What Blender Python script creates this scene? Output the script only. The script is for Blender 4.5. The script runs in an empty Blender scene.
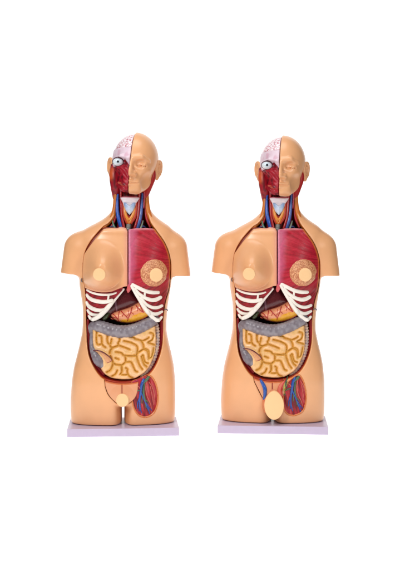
import bpy, math, random
import numpy as np
from mathutils import Vector
from mathutils.bvhtree import BVHTree

# ---------------------------------------------------------------- units
S = 0.003            # metres per design unit
D = 1000.0           # camera distance in design units
HOR = 245.0          # eye level, measured down the figure
ZF = 7.3             # height of the table top in design units
scn = bpy.context.scene
col = scn.collection
rng = np.random.default_rng(7)
random.seed(7)

def P(x, y, Y=0.0):
    """figure measurement (x right, y down) at depth Y -> local design coords"""
    k = 1 + Y / D
    return ((x - 125.0) * k, Y, 191.0 - (y - HOR) * k)

def P2(pts, Y=-22.0):
    return [(P(x, y, Y)[0], P(x, y, Y)[2]) for x, y in pts]

def lin(r, g, b):
    f = lambda c: (c / 12.92 if c <= 0.04045 else ((c + 0.055) / 1.055) ** 2.4)
    return np.array([f(r / 255), f(g / 255), f(b / 255)], dtype=np.float32)

def catmull(pts, n=8, closed=False):
    pts = [np.array(p, float) for p in pts]
    N = len(pts); out = []
    rngi = range(N if closed else N - 1)
    for i in rngi:
        if closed:
            a, b, c, d = pts[i - 1], pts[i], pts[(i + 1) % N], pts[(i + 2) % N]
        else:
            a = pts[i - 1] if i > 0 else 2 * pts[0] - pts[1]
            b, c = pts[i], pts[i + 1]
            d = pts[i + 2] if i + 2 < N else 2 * pts[-1] - pts[-2]
        for j in range(n):
            t = j / n
            out.append(0.5 * ((2 * b) + (c - a) * t + (2 * a - 5 * b + 4 * c - d) * t * t + (3 * b - a - 3 * c + d) * t ** 3))
    if not closed: out.append(pts[-1])
    return np.array(out)

def poly_sdf(poly, X, Z):
    """signed distance in the x/z plane, X,Z any shape; negative inside"""
    P_ = np.array(poly, float); Q = np.roll(P_, -1, axis=0)
    d2 = np.full(X.shape, 1e9); sgn = np.ones(X.shape)
    for (ax, az), (bx, bz) in zip(P_, Q):
        ex, ez = bx - ax, bz - az
        wx, wz = X - ax, Z - az
        L = ex * ex + ez * ez + 1e-12
        t = np.clip((wx * ex + wz * ez) / L, 0, 1)
        d2 = np.minimum(d2, (wx - ex * t) ** 2 + (wz - ez * t) ** 2)
        c1 = Z >= az; c2 = Z < bz; c3 = ex * wz > ez * wx
        flip = (c1 & c2 & c3) | (~c1 & ~c2 & ~c3)
        sgn = np.where(flip, -sgn, sgn)
    return sgn * np.sqrt(d2)

def line_dist(lines, X, Z):
    d2 = np.full(X.shape, 1e9)
    for ln in lines:
        for (ax, az), (bx, bz) in zip(ln[:-1], ln[1:]):
            ex, ez = bx - ax, bz - az
            L = ex * ex + ez * ez + 1e-12
            t = np.clip(((X - ax) * ex + (Z - az) * ez) / L, 0, 1)
            d2 = np.minimum(d2, (X - ax - ex * t) ** 2 + (Z - az - ez * t) ** 2)
    return np.sqrt(d2)

def smin(a, b, k):
    h = np.clip(0.5 + 0.5 * (b - a) / k, 0, 1)
    return b + (a - b) * h - k * h * (1 - h)
def smax(a, b, k): return -smin(-a, -b, k)
def ss(a, b, x):
    t = np.clip((x - a) / (b - a), 0, 1); return t * t * (3 - 2 * t)
def mixc(c, c2, m):
    return c * (1 - m[:, None]) + c2 * m[:, None]

def ell(X, Y, Z, c, r):
    q = np.sqrt(((X - c[0]) / r[0]) ** 2 + ((Y - c[1]) / r[1]) ** 2 + ((Z - c[2]) / r[2]) ** 2)
    return (q - 1) * min(r)
def cap(X, Y, Z, a, b, ra, rb):
    a = np.array(a, float); b = np.array(b, float); e = b - a
    L = float(e @ e)
    t = np.clip(((X - a[0]) * e[0] + (Y - a[1]) * e[1] + (Z - a[2]) * e[2]) / L, 0, 1)
    return np.sqrt((X - a[0] - e[0] * t) ** 2 + (Y - a[1] - e[1] * t) ** 2 + (Z - a[2] - e[2] * t) ** 2) - (ra + (rb - ra) * t)

# value noise on points
_lat = rng.random((32, 32, 32)).astype(np.float32)
def noise3(x, y, z, s):
    x = np.asarray(x) / s + 100.3; y = np.asarray(y) / s + 57.7; z = np.asarray(z) / s + 71.1
    x, y, z = np.broadcast_arrays(x, y, z)
    xi, yi, zi = np.floor(x).astype(int), np.floor(y).astype(int), np.floor(z).astype(int)
    fx, fy, fz = x - xi, y - yi, z - zi
    fx, fy, fz = [f * f * (3 - 2 * f) for f in (fx, fy, fz)]
    r = 0
    for i in (0, 1):
        for j in (0, 1):
            for k in (0, 1):
                w = (fx if i else 1 - fx) * (fy if j else 1 - fy) * (fz if k else 1 - fz)
                r = r + w * _lat[(xi + i) & 31, (yi + j) & 31, (zi + k) & 31]
    return r

# ---------------------------------------------------------------- surface extraction
def axes(b, res):
    return [np.arange(b[2 * i], b[2 * i + 1] + res, res) for i in range(3)]
def grid(b, res):
    ax, ay, az = axes(b, res)
    return (ax, ay, az), ax[:, None, None], ay[None, :, None], az[None, None, :]

def nets(F, ax, smooth=1):
    """naive surface nets: F<0 inside. returns verts, quads"""
    F = np.broadcast_to(F, (len(ax[0]), len(ax[1]), len(ax[2]))).astype(np.float32).copy()
    F[0] = F[-1] = 1; F[:, 0] = F[:, -1] = 1; F[:, :, 0] = F[:, :, -1] = 1
    ins = F < 0
    nx, ny, nz = F.shape
    cnt = np.zeros((nx - 1, ny - 1, nz - 1), np.int8)
    for i in (0, 1):
        for j in (0, 1):
            for k in (0, 1):
                cnt += ins[i:nx - 1 + i, j:ny - 1 + j, k:nz - 1 + k]
    act = (cnt > 0) & (cnt < 8)
    ci, cj, ck = np.nonzero(act)
    idx = np.full(act.shape, -1, np.int64); idx[ci, cj, ck] = np.arange(len(ci))
    acc = np.zeros((len(ci), 3)); n = np.zeros(len(ci))
    corners = [(0, 0, 0), (1, 0, 0), (0, 1, 0), (1, 1, 0), (0, 0, 1), (1, 0, 1), (0, 1, 1), (1, 1, 1)]
    val = {c: F[ci + c[0], cj + c[1], ck + c[2]].astype(float) for c in corners}
    for a in corners:
        for d in range(3):
            if a[d]: continue
            b = list(a); b[d] = 1; b = tuple(b)
            m = (val[a] < 0) != (val[b] < 0)
            t = np.where(m, val[a] / np.where(m, val[a] - val[b], 1), 0)
            p = np.tile(np.array(a, float), (len(ci), 1)); p[:, d] = t
            acc[m] += p[m]; n[m] += 1
    v = acc / n[:, None] + np.stack([ci, cj, ck], 1)
    res = np.array([ax[d][1] - ax[d][0] for d in range(3)]); org = np.array([ax[d][0] for d in range(3)])
    quads = []
    for d in range(3):
        sl0 = [slice(None)] * 3; sl1 = [slice(None)] * 3
        sl0[d] = slice(0, -1); sl1[d] = slice(1, None)
        ch = ins[tuple(sl0)] != ins[tuple(sl1)]
        e, f = [q for q in range(3) if q != d]
        I = np.stack(np.nonzero(ch), 1)
        I = I[(I[:, e] > 0) & (I[:, f] > 0)]
        def at(de, df):
            J = I.copy(); J[:, e] += de; J[:, f] += df
            return idx[J[:, 0], J[:, 1], J[:, 2]]
        q = np.stack([at(-1, -1), at(0, -1), at(0, 0), at(-1, 0)], 1)
        s = ins[I[:, 0], I[:, 1], I[:, 2]]
        if d == 1: s = ~s
        q[~s] = q[~s][:, ::-1]
        quads.append(q)
    q = np.concatenate(quads)
    q = q[(q >= 0).all(1)]
    for _ in range(smooth):
        s = np.zeros_like(v); c = np.zeros(len(v))
        for a, b in ((0, 1), (1, 2), (2, 3), (3, 0)):
            np.add.at(s, q[:, a], v[q[:, b]]); np.add.at(c, q[:, a], 1)
            np.add.at(s, q[:, b], v[q[:, a]]); np.add.at(c, q[:, b], 1)
        v = v * 0.4 + 0.6 * s / np.maximum(c, 1)[:, None]
    return v * res + org, q

def mesh_obj(name, v, faces, mat, parent=None, colors=None, smooth=True):
    me = bpy.data.meshes.new(name)
    v = np.asarray(v, float) * S
    me.from_pydata([tuple(p) for p in v], [], [tuple(int(i) for i in f) for f in faces])
    if colors is not None:
        at = me.color_attributes.new('Tint', 'FLOAT_COLOR', 'POINT')
        c = np.ones((len(v), 4), np.float32); c[:, :3] = colors
        at.data.foreach_set('color', c.ravel())
    if smooth: me.polygons.foreach_set('use_smooth', [True] * len(me.polygons))
    me.materials.append(mat); me.update()
    o = bpy.data.objects.new(name, me); col.objects.link(o)
    if parent: o.parent = parent
    return o

def tube_geo(pts, rad, seg=14, n=7, flat=1.0, wob=None):
    """swept tube along spline points (x,Y,z); rad scalar or list; flat squashes depth"""
    pts = [np.array(p, float) for p in pts]
    if np.isscalar(rad): rad = [rad] * len(pts)
    c = catmull([np.append(p, r) for p, r in zip(pts, rad)], n)
    p, r = c[:, :3], np.maximum(c[:, 3], 0.05)
    T = np.gradient(p, axis=0); T /= np.linalg.norm(T, axis=1)[:, None] + 1e-9
    if wob:
        s = np.concatenate([[0], np.cumsum(np.linalg.norm(np.diff(p, axis=0), axis=1))])
        r = r * (1 - wob[1] * np.abs(np.cos(math.pi * s / wob[0])) ** 2)
    # rounded caps
    ext = []
    for end in (0, -1):
        sgn = -1 if end == 0 else 1
        lst = []
        for a in (30, 60, 85):
            a = math.radians(a)
            lst.append((p[end] + T[end] * sgn * r[end] * math.sin(a), T[end], r[end] * math.cos(a)))
        ext.append(lst)
    P_ = [e[0] for e in ext[0][::-1]] + list(p) + [e[0] for e in ext[1]]
    T_ = [e[1] for e in ext[0][::-1]] + list(T) + [e[1] for e in ext[1]]
    R_ = [e[2] for e in ext[0][::-1]] + list(r) + [e[2] for e in ext[1]]
    ref = np.array([0, 1, 0.0]); V = []; prev = None
    for q, t, rr in zip(P_, T_, R_):
        nrm = ref - t * (ref @ t)
        if np.linalg.norm(nrm) < 0.15: nrm = prev if prev is not None else np.array([1.0, 0, 0])
        nrm = nrm / np.linalg.norm(nrm); prev = nrm
        b = np.cross(t, nrm)
        for k in range(seg):
            a = 2 * math.pi * k / seg
            V.append(q + nrm * math.cos(a) * rr * flat + b * math.sin(a) * rr)
    M = len(P_); Fc = []
    for i in range(M - 1):
        for k in range(seg):
            k2 = (k + 1) % seg
            Fc.append((i * seg + k, i * seg + k2, (i + 1) * seg + k2, (i + 1) * seg + k))
    Fc.append(tuple(range(seg))[::-1]); Fc.append(tuple((M - 1) * seg + k for k in range(seg)))
    return np.array(V), Fc
def tube(name, pts, rad, mat, parent, c, cfun=None, **kw):
    V, Fc = tube_geo(pts, rad, **kw)
    cc = np.tile(c, (len(V), 1)) if cfun is None else cfun(V)
    return mesh_obj(name, V, Fc, mat, parent, cc)
def tubes(name, lst, mat, parent, c, **kw):
    """several branches of the same vessel, one mesh"""
    VV = []; FF = []; n = 0
    for pts, rad in lst:
        V, Fc = tube_geo(pts, rad, **kw)
        VV.append(V); FF += [tuple(i + n for i in f) for f in Fc]; n += len(V)
    VV = np.concatenate(VV)
    return mesh_obj(name, VV, FF, mat, parent, np.tile(c, (len(VV), 1)))

# ---------------------------------------------------------------- materials
def mat(name, rough=0.38, bump=0.0, bscale=400, var=0.05, vscale=60, coat=0.0, sss=0.0, spec=0.5, base=None, extra=None):
    m = bpy.data.materials.new(name); m.use_nodes = True
    nt = m.node_tree; N = nt.nodes; L = nt.links
    bs = N['Principled BSDF']
    tc = N.new('ShaderNodeTexCoord')
    if base is None:
        src = N.new('ShaderNodeAttribute'); src.attribute_name = 'Tint'; cs = src.outputs['Color']
    else:
        src = N.new('ShaderNodeRGB'); src.outputs[0].default_value = (*[float(q) for q in base], 1); cs = src.outputs[0]
    if extra: cs = extra(nt, tc, cs, bs)
    nz = N.new('ShaderNodeTexNoise'); nz.inputs['Scale'].default_value = vscale; nz.inputs['Detail'].default_value = 4
    L.new(tc.outputs['Object'], nz.inputs['Vector'])
    mr = N.new('ShaderNodeMapRange'); mr.inputs['To Min'].default_value = 1 - var; mr.inputs['To Max'].default_value = 1 + var
    mr.inputs['From Min'].default_value = 0.3; mr.inputs['From Max'].default_value = 0.7
    L.new(nz.outputs['Fac'], mr.inputs['Value'])
    vm = N.new('ShaderNodeVectorMath'); vm.operation = 'SCALE'
    L.new(cs, vm.inputs[0]); L.new(mr.outputs[0], vm.inputs['Scale'])
    L.new(vm.outputs[0], bs.inputs['Base Color'])
    rr = N.new('ShaderNodeMapRange'); rr.inputs['To Min'].default_value = rough * 0.85; rr.inputs['To Max'].default_value = rough * 1.2
    L.new(nz.outputs['Fac'], rr.inputs['Value']); L.new(rr.outputs[0], bs.inputs['Roughness'])
    bs.inputs['Specular IOR Level'].default_value = spec
    bs.inputs['Coat Weight'].default_value = coat; bs.inputs['Coat Roughness'].default_value = 0.15
    if sss:
        bs.inputs['Subsurface Weight'].default_value = sss
        bs.inputs['Subsurface Radius'].default_value = (0.006, 0.003, 0.0015); bs.inputs['Subsurface Scale'].default_value = 1.0
    if bump:
        n2 = N.new('ShaderNodeTexNoise'); n2.inputs['Scale'].default_value = bscale; n2.inputs['Detail'].default_value = 3
        L.new(tc.outputs['Object'], n2.inputs['Vector'])
        b = N.new('ShaderNodeBump'); b.inputs['Strength'].default_value = bump; b.inputs['Distance'].default_value = 0.001
        L.new(n2.outputs['Fac'], b.inputs['Height']); L.new(b.outputs[0], bs.inputs['Normal'])
    return m

SKIN = lin(235, 173, 123)
ORG = lin(208, 112, 40)
M_skin = mat('skin_plastic', rough=0.36, bump=0.05, bscale=350, var=0.025, vscale=25, sss=0.05, coat=.3, spec=.42)
M_skin.node_tree.nodes['Principled BSDF'].inputs['Coat Roughness'].default_value = .22
M_gloss = mat('painted_organ', rough=0.27, bump=0.12, bscale=500, var=0.07, vscale=120, coat=0.25)
M_musc = mat('painted_muscle', rough=0.42, bump=0.2, bscale=420, var=0.10, vscale=150, coat=0.05, spec=.4)
M_colon = mat('painted_colon', rough=0.36, bump=0.0, var=0.07, vscale=160, coat=0.12)
M_bone = mat('painted_bone', rough=0.4, bump=0.08, var=0.04)
M_disc = mat('cover_disc', rough=0.45, var=0.01, base=lin(248, 201, 146))
M_base = mat('lilac_plastic', rough=0.34, bump=0.03, var=0.02, base=lin(198, 183, 206))
M_metal = mat('hook_metal', rough=0.3, base=lin(120, 115, 120)); M_metal.node_tree.nodes['Principled BSDF'].inputs['Metallic'].default_value = 0.9

def brain_extra(nt, tc, cs, bs):
    N, L = nt.nodes, nt.links
    w = N.new('ShaderNodeTexNoise'); w.inputs['Scale'].default_value = 90; w.inputs['Detail'].default_value = 2
    L.new(tc.outputs['Object'], w.inputs['Vector'])
    ad = N.new('ShaderNodeVectorMath'); ad.operation = 'MULTIPLY_ADD'
    ad.inputs[1].default_value = (0.02, 0.02, 0.02)
    L.new(w.outputs['Color'], ad.inputs[0]); L.new(tc.outputs['Object'], ad.inputs[2])
    v = N.new('ShaderNodeTexVoronoi'); v.feature = 'DISTANCE_TO_EDGE'; v.inputs['Scale'].default_value = 100
    L.new(ad.outputs[0], v.inputs['Vector'])
    r = N.new('ShaderNodeValToRGB'); r.color_ramp.elements[0].position = 0.02; r.color_ramp.elements[1].position = 0.09
    r.color_ramp.elements[0].color = (*[float(q) for q in lin(186, 60, 84)], 1); r.color_ramp.elements[1].color = (*[float(q) for q in lin(244, 230, 234)], 1)
    L.new(v.outputs['Distance'], r.inputs['Fac'])
    return r.outputs['Color']
M_brain = mat('brain_surface', rough=0.35, extra=brain_extra, base=(1, 1, 1), coat=0.2)

def gland_extra(nt, tc, cs, bs):
    N, L = nt.nodes, nt.links
    w = N.new('ShaderNodeTexNoise'); w.inputs['Scale'].default_value = 120; w.inputs['Detail'].default_value = 2
    L.new(tc.outputs['Object'], w.inputs['Vector'])
    ad = N.new('ShaderNodeVectorMath'); ad.operation = 'MULTIPLY_ADD'; ad.inputs[1].default_value = (0.012, 0.012, 0.012)
    L.new(w.outputs['Color'], ad.inputs[0]); L.new(tc.outputs['Object'], ad.inputs[2])
    v = N.new('ShaderNodeTexVoronoi'); v.feature = 'DISTANCE_TO_EDGE'; v.inputs['Scale'].default_value = 200
    L.new(ad.outputs[0], v.inputs['Vector'])
    r = N.new('ShaderNodeValToRGB'); r.color_ramp.elements[0].position = 0.02; r.color_ramp.elements[1].position = 0.2
    r.color_ramp.elements[0].color = (*[float(q) for q in lin(176, 98, 62)], 1); r.color_ramp.elements[1].color = (*[float(q) for q in lin(232, 170, 122)], 1)
    L.new(v.outputs['Distance'], r.inputs['Fac'])
    b = N.new('ShaderNodeBump'); b.inputs['Strength'].default_value = 0.7; b.inputs['Distance'].default_value = 0.0015
    L.new(v.outputs['Distance'], b.inputs['Height']); L.new(b.outputs[0], bs.inputs['Normal'])
    return r.outputs['Color']
M_gland = mat('gland_tissue', rough=0.4, extra=gland_extra, base=(1, 1, 1))

# ---------------------------------------------------------------- body field
# y (down), left x, right x, front depth, back depth
TAB = np.array([
    (180, 116, 147, 14, 18), (196, 115, 148, 14, 18), (205, 114.4, 148.6, 14, 18), (212, 111.5, 151.4, 15, 19),
    (216, 107.5, 155, 16, 20), (220.6, 101.5, 160.5, 18, 21), (224.5, 93.5, 167, 20, 22), (228, 87, 171.5, 22, 24), (235, 77, 175, 25, 26),
    (243, 76, 176, 27, 27), (252, 77.5, 175, 29, 28), (264, 79, 172.6, 31, 29), (275, 79.5, 172, 31, 29),
    (286, 80, 170.7, 31, 28), (305, 83, 167.6, 30, 26), (320, 83.3, 166.4, 29, 25), (331, 82.6, 166.4, 29, 25),
    (344, 80, 169, 29, 27), (354, 77.5, 171.5, 29.5, 30), (366, 74.4, 173.8, 30, 33), (380, 72.3, 175, 30, 35),
    (399, 71, 175.2, 28, 33), (410, 71.3, 174.9, 26.5, 29), (424, 72.2, 174, 25, 26)], float)
zt = 436 - TAB[:, 0]
o_ = np.argsort(zt); zt = zt[o_]; TB = TAB[o_]
def sm_interp(z, v):
    r = 0
    for dz, w in ((-3, .15), (-1.5, .2), (0, .3), (1.5, .2), (3, .15)):
        r = r + w * np.interp(z + dz, zt, v)
    return r
NE = 2.5
def trunk(X, Y, Z, legs=True):
    l = sm_interp(Z, TB[:, 1]) - 125; r = sm_interp(Z, TB[:, 2]) - 125
    f = sm_interp(Z, TB[:, 3]); b = sm_interp(Z, TB[:, 4])
    cx = (l + r) / 2; w = (r - l) / 2
    d = np.where(Y < 0, f, b)
    q = (np.abs((X - cx) / w) ** NE + np.abs(Y / d) ** NE) ** (1 / NE)
    return (q - 1) * np.minimum(w, f)
def Yfront(X, Z):
    """front surface depth of the trunk on the x/z plane"""
    l = sm_interp(Z, TB[:, 1]) - 125; r = sm_interp(Z, TB[:, 2]) - 125
    f = sm_interp(Z, TB[:, 3])
    u = np.clip(np.abs((X - (l + r) / 2) / ((r - l) / 2)), 0, 0.99)
    return -f * (1 - u ** NE) ** (1 / NE)
def body(X, Y, Z):
    t = trunk(X, Y, Z)
    # gap between the thighs
    hw = 1.1 + np.maximum(0, np.abs(Y) - 2) ** 2 * .011
    gap = smax(np.abs(X + 1.9) - hw, Z - 33.5 + 0 * X, 3)
    t = smax(t, -gap, 5)
    t = smax(t, 15.5 - Z, 1.2)
    # shoulders and upper arm stumps
    aL = cap(X, Y, Z, P(80.6, 248.6), P(72.7, 285), 16.1, 13.0)
    aL = smax(aL, (P(0, 273)[2] + (X + 60) * -0.12) - Z, 0.8)
    aR = cap(X, Y, Z, P(171.2, 248.6), P(179.0, 288), 16.1, 13.0)
    aR = smax(aR, (P(0, 276)[2] + (X - 60) * -0.03) - Z, 0.8)
    t = smin(t, aL, 5); t = smin(t, aR, 5)
    return t

OPEN = catmull([(116.5, 180), (116.3, 200), (114, 214), (109, 222), (102, 227.2), (91.6, 239.6), (85.8, 250), (83.6, 261), (83.0, 276), (85, 289), (85.8, 301),
    (86.2, 320), (87.2, 344), (90, 358), (97, 371.5), (104, 378.5), (115, 382), (125, 382.7), (135, 381.7), (142, 379), (149, 374.5), (155.5, 366), (161, 352), (163, 338),
    (163.3, 318), (166, 301), (169.6, 288), (171.3, 268), (169.5, 255), (165, 243), (158, 232.5), (151, 222), (148.2, 212), (146, 200), (145.5, 180)], 6, True)
def P2v(pts):
    o = []
    for x, y in pts:
        a, _, c = P(x, y, -29 + 13 * min(1, ((x - 125) / 42) ** 2)); o.append((a, c))
    return o
OPEN = P2v(OPEN)
WIN1 = P2(catmull([(137, 380), (143, 377.5), (149, 375.5), (154, 381), (157, 391), (157.3, 402), (154, 412), (147, 416.5), (139.5, 415), (134.5, 408), (132.3, 398), (131.5, 389), (132.5, 382)], 6, True), -26)
c2 = lambda pts: [((x - 275) / .988 + 125, (y - 245) / .988 + 245) for x, y in pts]
WIN2 = P2(catmull(c2([(289, 381), (293, 377.5), (299, 374.5), (303.5, 381), (306, 392), (306, 402), (302.5, 411), (294, 414.5), (287, 412), (284.5, 405), (284.5, 396), (286, 387)]), 6, True), -26)
PEL1 = P2([(104.5, 379)] + [tuple(p) for p in catmull([(105, 386), (108, 394), (113, 400), (119, 404.5), (122.5, 407), (126, 404.5), (131, 402), (135.5, 397.5), (138, 391)], 4)] + [(139, 378)], -28)
PEL2 = P2(c2([(253.5, 375), (255, 382), (258, 388), (262, 396), (266, 402), (273, 404), (280, 402), (284, 396), (286.5, 388), (288, 375)]), -28)

# ---------------------------------------------------------------- shells
RB = 0.75
SB = (-67, 67, -34, 37, 13, 258)
(bax, X, Y, Z) = grid(SB, RB)
FB = body(X, Y, Z).astype(np.float32)
X2, Z2 = bax[0][:, None], bax[2][None, :]
X2b, Z2b = np.broadcast_arrays(X2, Z2)
p_open = poly_sdf(OPEN, X2b, Z2b)[:, None, :].astype(np.float32)
def shell(name, parent, win, pel, peldepth):
    pw = poly_sdf(win, X2b, Z2b)[:, None, :].astype(np.float32)
    pp = poly_sdf(pel, X2b, Z2b)[:, None, :].astype(np.float32)
    dep = np.maximum(0, -FB)
    c1 = smax(p_open + 0.26 * dep, (Y - 9).astype(np.float32), 6)
    c2_ = smax(pw + 0.35 * dep, (Y + 14).astype(np.float32), 1.5)
    c2_ = np.maximum(c2_, -FB - 7)
    c3 = np.maximum(np.maximum(pp, -FB - peldepth), Y + 10)
    F = smax(FB, -c1, 0.5)
    F = np.maximum(F, -c2_); F = np.maximum(F, -c3)
    v, q = nets(F, bax, 1)
    x, y, z = v.T
    # depth under the outer surface, sampled
    ii = [np.clip(np.round((v[:, d] - bax[d][0]) / RB).astype(int), 0, len(bax[d]) - 1) for d in range(3)]
    dp = -FB[ii[0], ii[1], ii[2]]
    po = poly_sdf(OPEN, x, z); pwv = poly_sdf(win, x, z); ppv = poly_sdf(pel, x, z)
    c = np.tile(SKIN, (len(v), 1))
    nearc = (po < 1.0) & (y < 12)
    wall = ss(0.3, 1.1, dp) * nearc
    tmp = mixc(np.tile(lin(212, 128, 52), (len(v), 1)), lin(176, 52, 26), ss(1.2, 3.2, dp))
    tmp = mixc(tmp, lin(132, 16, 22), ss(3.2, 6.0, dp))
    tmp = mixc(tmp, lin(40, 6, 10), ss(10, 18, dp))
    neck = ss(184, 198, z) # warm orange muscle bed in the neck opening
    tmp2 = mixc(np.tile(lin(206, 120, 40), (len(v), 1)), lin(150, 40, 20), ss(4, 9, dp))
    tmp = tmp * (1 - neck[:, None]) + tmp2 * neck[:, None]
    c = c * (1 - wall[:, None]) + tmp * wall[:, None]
    ww = ss(0.3, 1.0, dp) * ((pwv < 0.8) & (y < -8))
    c = mixc(c, lin(206, 92, 40), ww)
    ps = ss(0.8, 1.6, dp) * ((ppv < 0.6) & (y < -8) & (po > 1))
    c = mixc(c, lin(95, 50, 35), ps)  # shade of the gap around the pelvis plate, painted in dark
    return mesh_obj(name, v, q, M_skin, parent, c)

def slab(name, poly, yf, back, m, parent, cfun, res=0.5, rnd=0.8, inside=None, smooth=1, thick=None):
    """solid bounded by polygon in x/z; yf(X,Z,pd)->front depth; back depth or thickness"""
    poly = np.array(poly)
    b = (poly[:, 0].min() - 2, poly[:, 0].max() + 2, 0, 1, poly[:, 1].min() - 2, poly[:, 1].max() + 2)
    ax = np.arange(b[0], b[1] + res, res); az = np.arange(b[4], b[5] + res, res)
    XX, ZZ = np.meshgrid(ax, az, indexing='ij')
    pd = poly_sdf(poly, XX, ZZ)
    if inside is not None:
        po = poly_sdf(OPEN, XX, ZZ)
        pd = np.maximum(pd, po + inside) if inside >= 0 else np.maximum(pd, -po - inside - 1.0)
    yfv = yf(XX, ZZ, pd)
    sel = pd < 1
    ymin = yfv[sel].min() - 2
    bk = (yfv + thick) if thick is not None else np.full_like(yfv, back)
    ymax = bk[sel].max() + 2
    ay = np.arange(ymin, ymax + res, res)
    gx, gz = np.gradient(yfv, res)
    sc_ = 1 / np.sqrt(1 + np.minimum(gx ** 2 + gz ** 2, 9))
    Yg = ay[None, :, None]
    F = smax(((yfv - 0)[:, None, :] - Yg) * sc_[:, None, :], pd[:, None, :] + 0 * Yg, rnd)
    F = np.maximum(F, Yg - bk[:, None, :])
    v, q = nets(F, (ax, ay, az), smooth)
    c = cfun(v[:, 0], v[:, 1], v[:, 2])
    return mesh_obj(name, v, q, m, parent, c)

def flatc(c): return lambda x, y, z: np.tile(c, (len(x), 1))

def bvh_of(objs):
    vs = []; fs = []; n = 0
    for o in objs:
        me = o.data
        vs += [v.co.copy() for v in me.vertices]
        fs += [tuple(i + n for i in p.vertices) for p in me.polygons]; n = len(vs)
    return BVHTree.FromPolygons(vs, fs)
def drape(b, pts, lift, dflt=-25, n=3, Y=-27):
    """lay measured points on the front of a surface"""
    out = []
    pp = catmull(pts, n)
    last = dflt
    for x, y in pp:
        u, _, z = P(x, y, Y)
        h = b.ray_cast(Vector((u * S, -0.3, z * S)), Vector((0, 1, 0)))
        if h[0] is not None: last = h[0].y / S
        out.append((u, last - lift, z))
    return out

# ================================================================ HEAD (own frame, origin at skull centre, y 165)
HB = (-31, 31, -40, 33, -34, 36)
RH = 0.55
(hax, hX, hY, hZ) = grid(HB, RH)
zy = lambda y: 165.0 - y
def head_field(nose, X, Y, Z):
    A = np.abs(X)
    f = lambda y: zy(y + 1.8)
    d = ell(X, Y, Z, (0, 3, zy(159.5)), (23.4, 30, 27))
    d = smin(d, ell(A, Y, Z, (0, -9, zy(172)), (17.6, 18.5, 23)), 7)
    d = smin(d, cap(A, Y, Z, (15.4, -1, zy(181)), (7.5, -20, f(188.5)), 4.2, 4.2), 6)       # jaw
    d = smin(d, ell(A, Y, Z, (13.0, -17, f(170)), (5, 5.5, 4)), 5)                    # cheek bone
    d = smax(d, -ell(A, Y, Z, (18.0, -21, f(180)), (4.3, 6, 7)), 6)                   # hollow cheek
    d = smin(d, ell(X, Y, Z, (0, -23.3, f(189.0)), (8.0, 6.2, 4.2)), 4.5)                 # chin
    d = smin(d, cap(A, Y, Z, (2.6, -27.6, f(158.6)), (10, -25.2, f(157.2)), 2.0, 1.9), 3)
    d = smin(d, cap(A, Y, Z, (10, -25.2, f(157.2)), (17.0, -19.0, f(160.2)), 1.9, 1.0), 3)     # brow
    d = smax(d, -ell(A, Y, Z, (11.2, -29.0, f(163.4)), (6.6, 6.4, 4.0)), 2.0)                # socket
    d = smin(d, ell(A, Y, Z, (11.2, -20.4, f(164.4)), (5.2, 4.8, 3.7)), 1.2)               # lid
    d = smax(d, -cap(A, Y, Z, (6.8, -25.0, f(165.8)), (15.6, -22.6, f(165.4)), 0.9, 0.75), 0.3)    # lash line
    d = smax(d, -cap(A, Y, Z, (6.2, -25.8, f(161.6)), (15.8, -23.0, f(162.0)), 0.5, 0.4), 0.8)    # lid crease
    if nose:
        d = smin(d, cap(A, Y, Z, (0, -27.0, f(161)), (0, -33.8, f(172.6)), 2.2, 3.9), 2.0)
        d = smin(d, ell(A, Y, Z, (4.2, -29.8, f(173.8)), (3.1, 3.8, 2.6)), 2.4)
        d = smax(d, -ell(A, Y, Z, (3.0, -31.6, f(176.9)), (1.6, 2.2, 1.0)), 0.6)
        d = smax(d, -cap(A, Y, Z, (7.8, -28.0, f(176)), (11.0, -25.6, f(181)), 0.5, 0.4), 1.4)  # smile fold
    d = smin(d, ell(X, Y, Z, (0, -25.6, f(182.5)), (9.5, 4.4, 6.0)), 4.5)                      # muzzle
    if nose:
        d = smin(d, cap(A, Y, Z, (0, -31.3, f(180.9)), (8.8, -27.6, f(182.0)), 1.35, 0.6), 0.8)
        d = smin(d, cap(A, Y, Z, (0, -31.0, f(184.8)), (7.8, -27.6, f(183.8)), 1.75, 0.7), 0.8)
        d = smax(d, -cap(A, Y, Z, (0, -32.0, f(182.7)), (10.5, -27.0, f(182.9)), 0.9, 0.8), 0.3)
    return d
FHn = head_field(True, hX, hY, hZ).astype(np.float32)
FHe = head_field(False, hX, hY, hZ).astype(np.float32)

def ear_field(X, Y, Z, sx):
    A = X * sx
    tilt = (A - 24) * 0.0
    Yc, Zc = Y - 3, Z - zy(168.5)
    Yr = Yc * math.cos(.2) - Zc * math.sin(.2); Zr = Yc * math.sin(.2) + Zc * math.cos(.2)
    Ar = (A - 23.8 - (0.42 if sx > 0 else .6) * (Yc + 1)) * .88
    hy_ = np.sqrt((Yr / .60) ** 2 + (Zr - 1.2) ** 2)
    d = (np.sqrt(((hy_ - 7.4) * .8) ** 2 + (Ar + 0 * hy_) ** 2) - 1.35)
    d = smin(d, np.maximum(np.abs(Ar + 1.5) - .8, (hy_ - 7.4) * .8), .8)
    d = smin(d, np.sqrt(((hy_ - 4.0) * .7) ** 2 + (Ar + .1) ** 2) - .75, .6)
    d = smin(d, ell(Ar, Yr, Zr, (0, -.5, -8.0), (1.4, 2.6, 2.8)), 1.0)
    d = smin(d, ell(Ar, Yr, Zr, (-.2, -4.2, -1.0), (1.6, 1.5, 2.0)), 0.8)
    return d

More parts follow.
